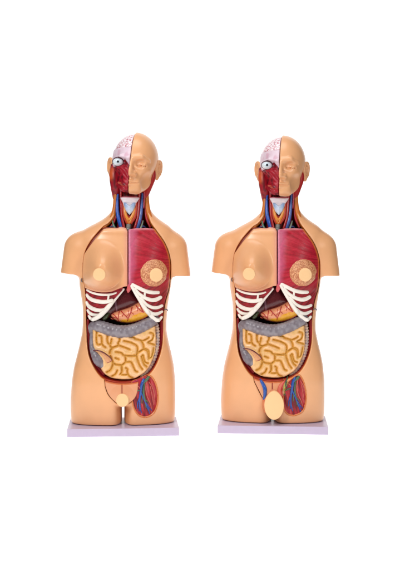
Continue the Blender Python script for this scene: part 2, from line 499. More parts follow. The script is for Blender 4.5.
def make_head(parent):
    FR = smax(FHn, -(hX + 0.0), 0.5)
    # jaw piece of the skin half stops before the neck at the back
    v, q = nets(FR, hax, 2)
    c = np.tile(SKIN, (len(v), 1))
    # cut face of the skin half is dark red inside
    cut = ss(0.25, 0.0, v[:, 0]) * 1.0
    c = mixc(c, lin(214, 150, 120), cut)
    cutr = ss(0.15, 0.0, v[:, 0]) * (v[:, 2] < zy(150))
    head = mesh_obj('head', v, q, M_skin, parent, c)
    # brain window
    lineb = zy(150.5) + 0.0 * hX + 0.10 * (hX + 10)
    bz = (hZ - lineb)
    F = smax(np.maximum(FHe + 1.6, hX + 0.6), -bz, 0.6)
    F = F + 0.35 * (noise3(hX, hY, hZ, 2.2) - 0.5)
    v, q = nets(F, hax, 1); mesh_obj('brain', v, q, M_brain, head, np.tile(SKIN, (len(v), 1)))
    # muscle line: falls from the ear, over below the eye, down to the nose
    lm = np.interp(hX, [-27, -22, -18, -12, -6, -1, 3], [zy(171), zy(170.5), zy(171), zy(169), zy(163), zy(169), zy(172)])
    lm = lm + 1.5
    # skull
    eyec = (-13.2, -20.5, zy(164.6))
    F = smax(np.maximum(FHe + 0.9, hX + 0.6), (hZ - lineb - 0.2), 0.5)
    F = smax(F, -(hZ - lm), 0.6)
    F = smax(F, -ell(hX, hY, hZ, (eyec[0], eyec[1] - 3, eyec[2]), (5.9, 8, 4.5)), 0.8)
    F = np.maximum(F, hY - 24)
    v, q = nets(F, hax, 1)
    c = np.tile(lin(226, 203, 214), (len(v), 1))
    e = ell(v[:, 0], v[:, 1], v[:, 2], (eyec[0], eyec[1] - 3, eyec[2]), (5.9, 8, 4.5))
    c = mixc(c, lin(112, 34, 50), ss(0.9, -0.1, e))
    n = noise3(v[:, 0], v[:, 1], v[:, 2], 4)
    c = mixc(c, lin(206, 150, 170), ss(.55, .85, n) * .6)
    mesh_obj('skull', v, q, M_bone, head, c)
    # facial muscles
    fib = np.sin((hZ * 1.0 + 0.9 * hX) * 1.6 + 5 * noise3(hX, hY, hZ, 7))
    F = smax(np.maximum(FHe + 1.3 + 0.25 * fib, hX + 0.6), (hZ - lm), 0.7)
    F = smax(F, -ell(hX, hY, hZ, (eyec[0], eyec[1] - 3, eyec[2]), (5.5, 8, 4.2)), 0.8)
    F = smin(F, cap(hX, hY, hZ, (-2, -26.2, zy(188)), (-11, -23, zy(184.8)), 1.3, 1.0), 1.0)
    F = np.maximum(F, hX + 0.6)
    v, q = nets(F, hax, 1)
    x, y, z = v.T
    n = noise3(x, y, z, 3.5); n2 = noise3(x + 30, y, z, 6)
    c = mixc(np.tile(lin(164, 12, 36), (len(v), 1)), lin(104, 6, 22), ss(.4, .8, n))
    c = mixc(c, lin(190, 60, 70), ss(.6, .85, n2) * .6)
    c = mixc(c, lin(214, 108, 52), ss(-17, -20.5, x + .2 * (z + 8)) * ss(-16, -12, z) * ss(5, -2, z))
    lip = cap(x, y, z, (-2, -26.2, zy(188)), (-11, -23, zy(184.8)), 1.3, 1.0)
    c = mixc(c, lin(176, 70, 46), ss(1.2, .2, lip))
    mesh_obj('face_muscle', v, q, M_musc, head, c)
    # eye
    ax_, ex, ey, ez = grid((-21, -5, -30, -10, zy(170), zy(154)), 0.4)
    F = ell(ex, ey, ez, eyec, (5.4, 5.0, 4.0))
    v, q = nets(F, ax_, 2)
    dx = v[:, 0] - (eyec[0] + 0.6); dz = v[:, 2] - (eyec[2] - 0.0)
    r = np.sqrt(dx ** 2 + dz ** 2)
    c = mixc(np.tile(lin(196, 212, 222), (len(v), 1)), lin(222, 232, 238), ss(1.6, 3.0, r))
    c = mixc(c, lin(10, 12, 20), ss(1.35, .95, r))
    c = mixc(c, lin(80, 104, 124), ss(4.0, 4.6, np.sqrt((dx * .76) ** 2 + dz ** 2)))
    mesh_obj('eyeball', v, q, M_gloss, head, c)
    tube('eyelid_rim', [(eyec[0] + 5.4 * math.cos(a) + .1, eyec[1] - 2.9 + 2.2 * abs(math.cos(a)), eyec[2] + 4.1 * math.sin(a)) for a in np.linspace(math.radians(-30), math.radians(210), 14)], 0.6, M_gloss, head, lin(84, 34, 48))
    for sx in (-1, 1):
        b = (18, 33) if sx > 0 else (-33, -18)
        ax_, ex, ey, ez = grid((b[0], b[1], -6, 14, zy(181), zy(155)), 0.45)
        v, q = nets(ear_field(ex, ey, ez, sx), ax_, 2)
        mesh_obj('ear', v, q, M_skin, head, np.tile(SKIN * (1.0 if sx > 0 else .96), (len(v), 1)))
    # red tissue behind the jaw, in front of the near ear
    tube('jaw_muscle', [(19.2, -3, zy(168)), (19.4, -3.5, zy(176)), (16.5, -4, zy(185)), (12.5, -4, zy(196))], [2.2, 3.4, 3.8, 3.8], M_musc, head, lin(170, 28, 26))
    tube('jaw_muscle', [(-20.0, -5, zy(168)), (-18.0, -9, zy(176)), (-16.2, -9, zy(187)), (-14.6, -4, zy(199))], [3.0, 5.0, 5.0, 4.2], M_musc, head, None, lambda V: mixc(mixc(mixc(np.tile(lin(160, 14, 34), (len(V), 1)), lin(96, 6, 20), ss(.4, .8, noise3(V[:, 0], V[:, 1], V[:, 2] * .5, 2.0))), lin(196, 64, 66), ss(.6, .9, noise3(V[:, 0] + 9, V[:, 1], V[:, 2], 2.5)) * .7), lin(196, 82, 40), ss(-16.5, -19.5, V[:, 0]) * ss(-20, -14, V[:, 2]) * ss(-3, -7, V[:, 2])), seg=40, n=14)
    return head

# ================================================================ NECK
def make_neck(parent):
    ax_, x, y, z = grid((-20, 30, -22, 20, 196, 258), 0.7)
    # central muscle column
    F = cap(x, y, z, P(129.5, 234, 4), P(131.5, 186, 2), 17.5, 14.5)
    F = np.maximum(F, z - 256)
    v, q = nets(F, ax_, 1)
    n = np.sin(v[:, 0] * 2.2 + 3 * noise3(v[:, 0], v[:, 1], v[:, 2] * .3, 3))
    c = mixc(np.tile(lin(140, 18, 24), (len(v), 1)), lin(84, 10, 16), ss(0, 1, n))
    core = mesh_obj('neck_muscle', v, q, M_musc, parent, c)
    def T(name, pts, r, c, m=M_gloss, **kw):
        return tube(name, [P(a, b, d) for a, b, d in pts], r, m, core, c, **kw)
    org = lin(204, 112, 34); org2 = lin(222, 138, 48); red = lin(160, 24, 26); blu = lin(32, 78, 168); blu2 = lin(58, 84, 150)
    # outer sternomastoid strips
    T('neck_strap', [(115.8, 192, -5), (115.5, 205, -7), (113.5, 215, -9), (109, 222, -12), (103.5, 228, -15)], [2.3, 2.6, 2.6, 2.2, 1.6], org, M_musc)
    T('neck_strap', [(146.2, 192, -5), (147, 206, -7), (149, 215, -9), (152.5, 222, -12), (158.5, 229, -15)], [2.3, 2.6, 2.6, 2.4, 1.8], org, M_musc)
    T('neck_strap', [(117.5, 205, -7.5), (116.5, 214, -9), (114.5, 221, -11), (111, 227, -13)], [.8, 1.1, 1.2, 1.0], red, M_musc)
    T('neck_strap', [(144.6, 203, -7.5), (145.4, 213, -9), (147, 220, -11), (150, 227, -13)], [.8, 1.2, 1.4, 1.2], red, M_musc)
    # veins and arteries
    T('vein', [(117.9, 195, -9), (117.3, 202, -11), (117.4, 212, -13), (119.2, 221, -14.5), (121.5, 229, -15)], [1.1, 1.4, 1.8, 2.0, 1.8], blu)
    T('vein', [(142.2, 194, -9), (141.6, 202, -11), (141.0, 212, -13), (139.4, 221, -14.5), (137.0, 229, -15)], [1.1, 1.4, 1.7, 1.9, 1.7], blu2)
    T('artery', [(121.0, 190, -11), (121.2, 205, -13), (122, 217, -15), (124, 228, -16)], [1.3, 1.4, 1.4, 1.5], red)
    T('artery', [(139.3, 190, -11), (138.6, 205, -13), (137.6, 217, -15), (134.6, 228, -16)], [1.3, 1.4, 1.4, 1.4], red)
    T('artery', [(144.2, 190, -8), (144.0, 200, -10), (143.6, 208, -11.5)], [.8, .8, .6], lin(176, 40, 60))
    # muscles beside the larynx
    T('neck_strap', [(123.3, 200, -13), (123.4, 209, -15), (124.6, 217, -16.5), (126.8, 223, -17)], [1.0, 1.4, 1.6, 1.1], lin(176, 52, 28), M_musc)
    T('neck_strap', [(136.4, 200, -13), (136.0, 209, -15), (134.6, 217, -16.5), (131.2, 223, -17)], [1.0, 1.4, 1.6, 1.1], lin(176, 52, 28), M_musc)
    # thyroid gland, a U with two lobes
    T('thyroid_gland', [(124.4, 205, -14.5), (124.8, 211, -16), (126.2, 216.5, -17), (129.0, 219.5, -17.5), (131.9, 216.5, -17), (133.9, 211, -16), (134.6, 205, -14.5)], [.8, 1.5, 1.7, 1.5, 1.7, 1.5, .8], org2)
    T('thyroid_gland', [(125.4, 213, -15.5), (126.6, 219, -17), (129.0, 223, -17.5), (131.4, 219, -17), (133.2, 213, -15.5)], [.7, 1.2, 1.3, 1.2, .7], org)
    # hyoid and larynx
    hy = P2(catmull([(120.6, 197), (129.5, 196.7), (139.0, 197), (138.0, 200.6), (136, 203.5), (134.5, 208), (129.5, 213), (124.5, 208), (123, 203.5), (121.6, 200.6)], 4, True), -15)
    slab('hyoid_bone', hy, lambda X, Z, pd: -17.2 + 0.025 * (X - 4.5) ** 2 + 0.25 * np.sin(Z * 2.2), -8, M_bone, core, lambda x, y, z: mixc(np.tile(lin(226, 212, 216), (len(x), 1)), lin(176, 70, 90), ss(P(0, 198.2, -16)[2], P(0, 197.2, -16)[2], z)), 0.4)
    la = P2([(123.6, 202.3), (126, 203), (129.4, 205.6), (133, 203), (135.6, 202.3), (134.9, 207), (133.4, 211), (129.4, 215.2), (125.6, 211), (124.2, 207)], -15)
    slab('larynx', la, lambda X, Z, pd: -17.6 - 3.0 * np.clip(1 - np.abs(X - 4.2) / 6, 0, 1) + np.clip(pd + 1, 0, 1), -8, M_gloss, core,
         lambda x, y, z: mixc(np.tile(lin(204, 214, 232), (len(x), 1)), lin(150, 178, 216), ss(.3, 3.5, np.abs(x - 4.2)) * ss(225, 231, z)), 0.4)
    nb = P2([(126.6, 213.4), (129.4, 216.2), (132.2, 213.4), (132.4, 216.4), (129.4, 219.6), (126.4, 216.4)], -15)
    slab('cricoid_muscle', nb, lambda X, Z, pd: -17.9 + 0 * X, -8, M_musc, core, flatc(lin(150, 22, 22)), 0.4)
    tube('trachea', [P(129.0, 219, -13.5), P(128.6, 224, -15.5), P(128.2, 229.5, -16)], [2.1, 2.5, 2.6], M_colon, core, lin(128, 128, 122), wob=(1.9, 0.2))
    for sx, (ax0, c0) in enumerate(((112.5, lin(86, 120, 96)), (142.8, lin(120, 130, 110)))):
        T('nerve_bundle', [(ax0, 221, -12), (ax0 + (1 if sx == 0 else -1), 225, -14), (ax0 + (2.6 if sx == 0 else -2.2), 228.5, -15)], [.7, 1.0, 1.1], c0)
        T('vein', [(ax0 - 3.0 + 6 * sx * .9, 227.5, -14), (ax0 + .5, 226.3, -14.6), (ax0 + 3.4 - 6 * sx, 228.2, -15)], [.6, .8, .7], lin(40, 60, 110))
    # pale covering muscle at the throat under the chin
    T('neck_strap', [(119, 199.0, -12.5), (129, 197.6, -16), (140.5, 199.0, -12.5)], [.35, .4, .35], lin(70, 20, 30))
    return core

# ================================================================ CHEST
SX = lambda y: P(128.2, y, -30)[0]
xs_line = 128.0
def bulge(X, Z, cx, cz, rx, rz, h, p=0.5):
    q = 1 - ((X - cx) / rx) ** 2 - ((Z - cz) / rz) ** 2
    return h * np.clip(q, 0, None) ** p

def make_chest(parent):
    PL = P2(catmull([(103.6, 229.0), (94.4, 240.0), (86.4, 251), (82.0, 259), (80, 274), (81, 284)], 5), -24) + \
         P2(catmull([(82, 287.5), (93, 291), (102, 292.3), (111, 291.6), (118, 289), (124, 286.6)], 5), -30) + \
         P2([(127.6, 286), (127.6, 231), (126.4, 228.3), (124, 227.2), (120, 226.6), (117.5, 228), (112, 227.6), (107, 228.2)], -27)
    bc = P(101, 268, -40)
    def yf(X, Z, pd):
        y0 = Yfront(X, Z)
        # breast: smooth dome
        q = ((X - bc[0]) / 23.0) ** 2 + ((Z - bc[2]) / np.where(Z > bc[2], 29, 21.0)) ** 2
        dn = -(Z - bc[2]) / (np.hypot(X - bc[0], Z - bc[2]) + 9.0)
        pw = 2.0 - 1.25 * ss(-.1, .75, dn)
        h = 23.5 * np.clip(1 - q, 0, 1) ** pw
        # collar bone and sternal roll
        cb = 1.6 * np.exp(-((Z - (P(0, 231)[2] - .05 * (X + 20))) / 3.0) ** 2)
        y = y0 - h - cb - 0.5
        y = y + np.clip(pd + 1.5, 0, 3) ** 2 * .25
        return np.maximum(y, -52)
    def cf(x, y, z):
        c = np.tile(SKIN, (len(x), 1))
        pink = ss(-3.5, 2.6, x)
        c = mixc(c, lin(226, 150, 128), pink * .75)
        c = mixc(c, lin(224, 160, 150), ss(P(0, 230, -22)[2], P(0, 226.5, -22)[2], z) * ss(-18, -8, x))
        c = mixc(c, lin(196, 110, 90), ss(P(0, 281, -22)[2], P(0, 290, -22)[2], z) * .35)
        return c
    plate = slab('breast_plate', PL, yf, None, M_skin, parent, cf, 0.5, 1.0, thick=5.0, smooth=2, inside=0.1)
    b = bvh_of([plate])
    CW = P2([(104, 227), (92, 239), (85, 251), (83, 262), (82, 276), (84, 286), (124, 284), (127, 228)], -22)
    slab('chest_wall', CW, lambda X, Z, pd: Yfront(X, Z) + 2.2, None, M_musc, parent, flatc(lin(132, 48, 30)), .7, .8, thick=3, inside=0)
    disc(plate, b, P(99.7, 274, -45), 6.0, 6.0, lift=1.1)
    # exposed pectoral side
    MU = P2([(128.3, 230), (129.6, 229), (136, 228.2), (146, 228), (153, 228.4)], -26) + \
         P2(catmull([(160, 229), (168, 239), (173, 248), (174, 257), (175, 268), (174, 281), (171, 292), (168.2, 304), (165, 316), (162, 320.5)], 4), -22) + \
         P2([(157, 320), (149, 314), (139, 299), (131.5, 288.5)], -28) + P2([(129.5, 292), (127.6, 293.2), (126.4, 290), (127.4, 285.5), (128.3, 284)], -30)
    ins = P(190, 262, -15)
    def fiber(X, Z):
        ang = np.arctan2(Z - ins[2], -(X - ins[0]))
        rad = np.hypot(X - ins[0], Z - ins[2])
        return ang, rad
    def yfm(X, Z, pd):
        ang, rad = fiber(X, Z)
        f = noise3(ang * 42, rad * .06, 0, 1.0) * .6 + noise3(ang * 90, rad * .05, 3, 1.0) * .4
        y = Yfront(X, Z) + 0.6 + (f - .5) * 0.55 * ss(4.5, 12, X)
        y -= 1.0 * np.exp(-((X - 4.5) / 3.0) ** 2)
        y -= bulge(X, Z, 26, P(0, 262, -28)[2], 24, 30, 3.5, 1.0)
        y -= 1.0 * np.exp(-((Z - P(0, 231, -22)[2]) / 2.5) ** 2)
        low = ss(P(0, 288, -28)[2], P(0, 294, -28)[2], Z)
        return y + low * 1.0 + np.clip(pd + 1.2, 0, 3) ** 2 * .3
    def cfm(x, y, z):
        ang, rad = fiber(x, z)
        f = noise3(ang * 42, rad * .06, 0, 1.0) * .55 + noise3(ang * 90, rad * .05, 3, 1.0) * .45
        c = mixc(np.tile(lin(176, 14, 40), (len(x), 1)), lin(134, 6, 26), ss(.45, .7, f) * .55)
        c = mixc(c, lin(198, 50, 70), ss(.5, .2, f) * .35)
        pk = ss(13, 5.5, x + 2.5 * (noise3(z * 0.5, 0, 0, 2) - .5) - .08 * (z - 175))
        c = mixc(c, lin(200, 90, 122), pk * .85)
        c = mixc(c, lin(222, 146, 170), ss(6.5, 3.6, x) * .7 * ss(150, 160, z))
        c = mixc(c, lin(228, 150, 158), ss(P(0, 230.5, -24)[2], P(0, 228, -24)[2], z) * .8)
        c = mixc(c, lin(208, 90, 92), ss(P(0, 283, -28)[2], P(0, 288, -28)[2], z) * ss(7, 4, x))
        # deep red between the ribs
        lowr = ss(P(0, 284, -28)[2], P(0, 290, -28)[2], z) * ss(7, 9, x)
        c = mixc(c, mixc(np.tile(lin(158, 22, 34), (len(x), 1)), lin(118, 8, 22), ss(.4, .7, f)), lowr)
        # orange border strip
        pd = poly_sdf(OPEN, x, z)
        c = mixc(c, lin(196, 98, 38), ss(-2.4, -1.7, pd) * ss(20, 26, x) * ss(P(0, 296)[2], P(0, 284)[2], z))
        c = mixc(c, lin(110, 40, 20), ss(-1.0, -.5, pd) * ss(20, 26, x))
        return c
    mus = slab('chest_muscle', MU, yfm, None, M_musc, parent, cfm, 0.5, 0.8, thick=3.5, smooth=1, inside=0.4)
    b = bvh_of([mus])
    gc = P(153.4, 272.6, -33)
    circ = [(gc[0] + (14.0 + .35 * math.sin(a * 7) + .3 * math.sin(a * 13 + 1)) * math.cos(a), gc[2] + (14.2 + .3 * math.sin(a * 9)) * math.sin(a)) for a in np.linspace(0, 2 * math.pi, 90)[:-1]]
    def yg(X, Z, pd):
        q = np.clip(1 - ((X - gc[0]) / 14.6) ** 2 - ((Z - gc[2]) / 14.6) ** 2, 0, 1)
        # follow the chest slope but stand proud of it
        y = Yfront(X, Z) * .65 - 9.5 - 7.5 * q ** .6
        return y + .35 * noise3(X, Z, 0, 1.1)
    gl = slab('mammary_gland', circ, yg, -14, M_gland, mus, flatc(SKIN), 0.45, 2.2, smooth=1)
    b2 = bvh_of([gl])
    disc(mus, b2, P(156.0, 275.0, -36), 6.4, 6.6, lift=.7)
    # left rib wall
    IL = P2(catmull([(85.5, 286), (86, 300), (86.6, 314), (89, 319.5)], 4), -20) + P2([(96, 318), (105, 311), (113.5, 300), (122, 290.5), (124, 284), (104, 284)], -28)
    def cfl(x, y, z):
        f = noise3(x * .5, z * 1.6, 0, 1.2)
        return mixc(np.tile(lin(158, 22, 34), (len(x), 1)), lin(112, 8, 20), ss(.4, .8, f))
    iw = slab('rib_muscle', IL, lambda X, Z, pd: Yfront(X, Z) + 2.2 + 0.3 * noise3(X * .5, Z * 1.5, 0, 1.2), None, M_musc, parent, cfl, 0.55, .6, thick=3)
    bl = bvh_of([iw])
    RW = lin(244, 236, 224)
    def rib(name, pts, r, bb, lift=0.6):
        r = [q * (1.13 + .1 * math.sin(7 * i + pts[0][1])) for i, q in enumerate(r)]
        tube(name, drape(bb, pts, lift), r if np.isscalar(r) else list(np.interp(np.linspace(0, 1, (len(pts) - 1) * 3 + 1), np.linspace(0, 1, len(r)), r)), M_bone, parent, RW, flat=.75, n=3)
    rib('costal_margin', [(123.4, 289.2), (118.5, 294.5), (113.7, 300.0), (109, 306), (104.5, 311), (100.5, 315), (96, 318), (91.5, 319.2), (88.8, 316.3)], [1.1, 1.6, 2.0, 2.1, 1.7, 1.1], bl, .9)
    rib('rib', [(87.0, 290.2), (92, 292.6), (98.5, 294.2), (106, 294.6), (112, 293.9), (116, 292.6)], [.8, .9, 1.0, 1.0, .8], bl)
    rib('rib', [(86.8, 295), (89, 297.8), (93.5, 300.2), (101, 301.6), (107, 301.4), (112, 300)], [1.3, 1.6, 1.7, 1.6, 1.4], bl)
    rib('rib', [(86.6, 302.6), (88.5, 306), (92.5, 308.6), (98.5, 310.2), (104, 309.6), (108, 306.5)], [1.2, 1.6, 1.7, 1.6, 1.4], bl)
    rib('rib', [(87.6, 310.6), (90, 313.4), (94, 315.0), (99, 314.8), (103, 312.5)], [1.1, 1.5, 1.5, 1.2], bl)
    rib('rib_cartilage', [(108.6, 294.6), (108.4, 297.6), (107.8, 300.8)], [.9, .9, .9], bl)
    rib('costal_margin', [(131.5, 285.8), (135.2, 292.5), (139.2, 299), (144, 307), (149.3, 314), (154, 318.8), (158.5, 320.6), (161.8, 317.8)], [1.2, 1.6, 1.9, 2.0, 1.7, 1.1], b, .9)
    rib('rib', [(132.6, 284.4), (138, 287.4), (145, 290.7), (152, 292.4), (158.3, 292.6)], [1.2, 1.5, 1.7, 1.8, 1.6], b)
    rib('rib', [(134.8, 288.5), (139, 293.5), (145, 297.8), (151.5, 300.0), (156.5, 299.6), (160.6, 297.6)], [1.1, 1.4, 1.6, 1.7, 1.5], b)
    rib('rib', [(141, 298), (146, 304.2), (152, 307.4), (157.5, 307.8), (162.2, 306.2)], [1.2, 1.5, 1.6, 1.4], b)
    rib('rib', [(147, 309.5), (151.5, 313.4), (156.5, 314.4), (162.2, 312.2)], [1.1, 1.5, 1.6, 1.2], b)
    rib('rib_cartilage', [(144.8, 291), (144.6, 294.5), (144.6, 297.6)], [.9, .9, .9], b)
    tube('hook', [P(82.2, 278.4, -17), P(81.6, 280, -18.5), P(82.2, 281.6, -17)], .55, M_metal, parent, SKIN)
    tube('hook', [P(164.6, 309.6, -16), P(166.4, 309.4, -15), P(167.6, 310.4, -13)], .55, M_metal, parent, SKIN)

def disc(parent, b, c, rx, rz, lift=0.35, egg=0.0):
    """thin flat cover disc standing on a surface, tilted to the surface"""
    c = Vector(c) * S
    h = b.ray_cast(Vector((c.x, -.3, c.z)), Vector((0, 1, 0)))
    p = h[0] if h[0] else c; n = h[1] if h[1] else Vector((0, -1, 0))
    if n.y > 0: n = -n
    n = (n * .35 + Vector((0, -1, 0)) * .65).normalized()
    ux = Vector((1, 0, 0)); ux = (ux - n * ux.dot(n)).normalized(); uz = n.cross(ux)
    if uz.z < 0: uz = -uz
    V = []; F = []; K = 72
    prof = [(1.0, -4.4), (1.0, .15), (.985, .42), (.95, .55), (.5, .62)]
    for f, hh in prof:
        for k in range(K):
            a = 2 * math.pi * k / K
            w = rx * (1 - egg * max(0, math.sin(a)) ** 2)
            q = p / S + ux * (w * f * math.cos(a)) + uz * (rz * f * math.sin(a)) + n * (lift + hh)
            V.append(q)
    for i in range(len(prof) - 1):
        for k in range(K):
            F.append((i * K + k, i * K + (k + 1) % K, (i + 1) * K + (k + 1) % K, (i + 1) * K + k))
    F.append(tuple((len(prof) - 1) * K + k for k in range(K)))
    return mesh_obj('cover_disc', [tuple(v) for v in V], F, M_disc, parent)

# ================================================================ BELLY
GR = []
def G(ox, oy, pts, s=16.67): GR.append([(ox + a / s, oy + b / s) for a, b in pts])
# grooves between the bowel loops
G(92, 326, [(85, 60), (75, 160), (75, 250), (95, 305), (165, 300), (195, 335), (225, 352)])
G(92, 326, [(115, 155), (155, 170), (165, 235), (168, 300)])
G(92, 326, [(265, 125), (255, 220), (270, 280), (300, 300), (318, 265), (328, 215)])
G(92, 326, [(300, 300), (320, 350), (400, 338), (442, 318)])
G(114, 330, [(85, 90), (95, 165), (70, 210), (75, 250)])
G(114, 330, [(75, 250), (20, 272), (-30, 300), (-62, 345), (-70, 390)])
G(114, 330, [(75, 250), (130, 270), (200, 295), (262, 322)])
G(114, 330, [(165, 178), (240, 195), (300, 215), (370, 255), (392, 300), (388, 370), (368, 425), (335, 430), (290, 430), (220, 425), (160, 415), (125, 380), (80, 368), (30, 362)])
G(114, 330, [(270, 105), (330, 125), (360, 150), (400, 160), (460, 178), (500, 172), (560, 145), (580, 125)])
G(134, 326, [(270, 115), (320, 135), (322, 190), (295, 240), (235, 275), (290, 300), (345, 322)])
G(134, 326, [(120, 245), (150, 300), (160, 370), (130, 405), (75, 440)])
G(134, 326, [(160, 370), (215, 392), (240, 420), (248, 470), (252, 540)])
G(116, 350, [(150, 88), (160, 130), (165, 190), (240, 195), (270, 230), (300, 300), (320, 345), (355, 362)])
G(116, 350, [(165, 190), (120, 230), (90, 245), (0, 235), (-55, 205)])
G(116, 350, [(-10, 128), (45, 150)])
G(116, 350, [(90, 245), (98, 300), (95, 360), (70, 400)])
G(98, 356, [(205, -5), (235, 60), (250, 105), (240, 160), (205, 230), (145, 266)])
G(98, 356, [(322, 233), (295, 290), (235, 332)])
G(120, 360, [(98, 128), (125, 148), (120, 185), (135, 235), (160, 270), (205, 296)])
G(120, 360, [(30, 240), (90, 242), (132, 238)])
G(134, 346, [(0, 152), (35, 150), (70, 105), (110, 80), (155, 58), (210, 75), (240, 120), (245, 200)])
G(134, 346, [(40, 150), (50, 200), (65, 250), (92, 320), (140, 392)])
G(134, 346, [(125, 172), (145, 240), (170, 310), (212, 348)])
G(134, 346, [(125, 172), (150, 152), (162, 205), (185, 270), (235, 292)])
G(134, 346, [(250, 215), (290, 190), (315, 120), (330, 40)])

def make_belly(parent):
    lines = [P2(catmull(g, 4), -27) for g in GR]
    OUT = P2(catmull([(93.5, 329), (92.5, 336), (93, 346), (95.5, 352), (99, 360), (99.5, 366), (103, 372.5), (108, 376.3), (113, 378.3), (121, 379.4), (128, 379.4), (135, 378.5), (140.5, 375.6),
                      (146, 371.8), (151.5, 363.5), (155, 353), (156.2, 343), (155.8, 332), (154, 326), (140, 330), (120, 333), (105, 331)], 5, True), -27)
    SPH = 2.1
    xc = P(124.5, 0, -27)[0]
    def hgt(X, Z):
        d = line_dist(lines, X, Z)
        d = np.minimum(d, 3.3) / 3.3
        return np.clip(1 - (1 - d) ** 2, 0, 1) ** .8
    def yfi(X, Z, pd):
        e = np.clip(-pd / 4.0, 0, 1)
        return -24.6 + 0.0042 * (X - xc) ** 2 - 3.8 * hgt(X, Z) - 3.0 * np.sqrt(np.clip(1 - (1 - e) ** 2, 0, 1)) + 3.0 + .3 * noise3(X, Z, 0, 2.5)
    def cfi(x, y, z):
        h = hgt(x, z)
        d = line_dist(lines, x, z)
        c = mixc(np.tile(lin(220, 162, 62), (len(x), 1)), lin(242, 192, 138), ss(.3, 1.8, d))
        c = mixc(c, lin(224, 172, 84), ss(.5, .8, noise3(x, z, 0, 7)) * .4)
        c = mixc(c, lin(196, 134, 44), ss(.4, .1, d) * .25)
        return c
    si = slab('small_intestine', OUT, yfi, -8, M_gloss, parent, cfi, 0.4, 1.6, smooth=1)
    bi = bvh_of([si])
    # grey large bowel
    def cg(V):
        n = noise3(V[:, 0], V[:, 1], V[:, 2], 2.6)
        c = mixc(np.tile(lin(124, 115, 122), (len(V), 1)), lin(142, 134, 140), ss(.4, .75, n))
        return mixc(c, lin(112, 92, 98), ss(.4, .2, n) * .4)
    tube('transverse_colon', [P(92.5, 333, -17), P(92.8, 326.2, -18.5), P(98, 325.4, -22), P(106, 328, -24), P(114, 330.4, -25), P(122, 331.4, -25.3), P(130, 330.6, -25), P(138, 328.2, -24.3), P(146, 324.4, -23), P(152, 321, -21), P(155, 318, -18)],
         [3.0, 4.4, 5.7, 6.2, 6.4, 6.4, 6.3, 6.1, 5.8, 5.1, 4.2], M_colon, parent, None, cg, seg=40, n=30, wob=(4.0, .04))
    tube('ascending_colon', [P(93.2, 328, -18), P(92.2, 338, -18.5), P(92.6, 347, -19.5), P(95.4, 354, -22), P(99.0, 360.2, -23.2), P(102.0, 364.0, -23)],
         [3.0, 2.5, 2.9, 4.4, 5.2, 4.0], M_colon, parent, None, cg, seg=36, n=30, wob=(3.4, .03))
    tube('descending_colon', [P(156.4, 324, -17), P(157.4, 334, -17.5), P(157.2, 345, -18), P(155.0, 356, -18.5), P(151.0, 365, -19), P(146.5, 371.5, -19.5), P(141, 376, -20)],
         [2.3, 2.4, 2.3, 2.3, 2.2, 2.0, 1.6], M_colon, parent, None, lambda V: mixc(np.tile(lin(206, 174, 150), (len(V), 1)), lin(160, 140, 140), ss(.35, .7, noise3(V[:, 0], V[:, 1], V[:, 2], 1.5))), seg=30, n=30, wob=(2.8, .28))
    # mesentery fold and its edge vessel over the bowel by the caecum
    tr = P2([(93.6, 350.2), (99, 349.6), (105, 352.4), (110, 356.4), (112, 359.6), (108.6, 362.0), (106.2, 362.4), (104.4, 358), (101, 354.0), (97, 352)], -28)
    slab('mesentery', tr, lambda X, Z, pd: -29.3 + 0.004 * (X - xc) ** 2 + .4 * np.clip(pd + 1, 0, 1) + .05 * np.abs(X + 18), None, M_gloss, parent, flatc(lin(226, 160, 112)), .4, .5, thick=4)
    tube('mesenteric_vessel', [P(a, b_, -30.6 + c_) for a, b_, c_ in ((93.4, 350, 4.5), (98.6, 350, 2), (104, 352.3, .6), (109, 356, 0), (112, 359.4, -.2))], [.35, .55, .6, .5, .35], M_gloss, parent, lin(96, 22, 26))
    tube('mesenteric_vessel', [P(a, b_, -30.2) for a, b_ in ((112, 359.6), (110, 361.4), (107.2, 362.4))], [.3, .35, .3], M_gloss, parent, lin(150, 60, 40))
    # liver
    LV = P2(catmull([(124, 284), (132, 288), (137, 295), (141, 303), (136, 307), (129, 310), (121, 313), (112, 317.5), (104, 319.5), (98, 318), (101, 308), (110, 297), (118, 289)], 5, True), -24)
    def yl(X, Z, pd):
        e = np.clip(-pd / 9.0, 0, 1)
        return -15.5 - 7.0 * np.sqrt(np.clip(1 - (1 - e) ** 2, 0, 1)) + .8 * np.exp(-((X + 8.6) / .8) ** 2)
    slab('liver', LV, yl, -5, M_gloss, parent, lambda x, y, z: mixc(mixc(np.tile(lin(84, 18, 24), (len(x), 1)), lin(52, 8, 14), ss(.4, .8, noise3(x, y, z, 9))), lin(140, 96, 112), ss(1.1, .3, np.abs(x + 8.6 + .08 * (z - 130))) * .6), .5, 1.5, smooth=2)
    tube('gall_bladder', [P(108.4, 313.2, -21), P(106, 316.4, -22.4), P(104.2, 318.4, -22)], [1.6, 2.2, 1.9], M_gloss, parent, lin(58, 66, 34))
    # stomach
    ST = P2(catmull([(110.4, 315.4), (113.5, 312.2), (120, 310), (130, 306.6), (138, 302.2), (143, 301), (149, 308), (151, 314), (147, 318), (140, 321), (130, 323.4), (121, 322.6), (114, 320)], 5, True), -26)
    def ys(X, Z, pd):
        e = np.clip(-pd / 7.5, 0, 1)
        return -19 - 9.0 * np.sqrt(np.clip(1 - (1 - e) ** 2, 0, 1)) + .5 * noise3(X, Z, 0, 3)
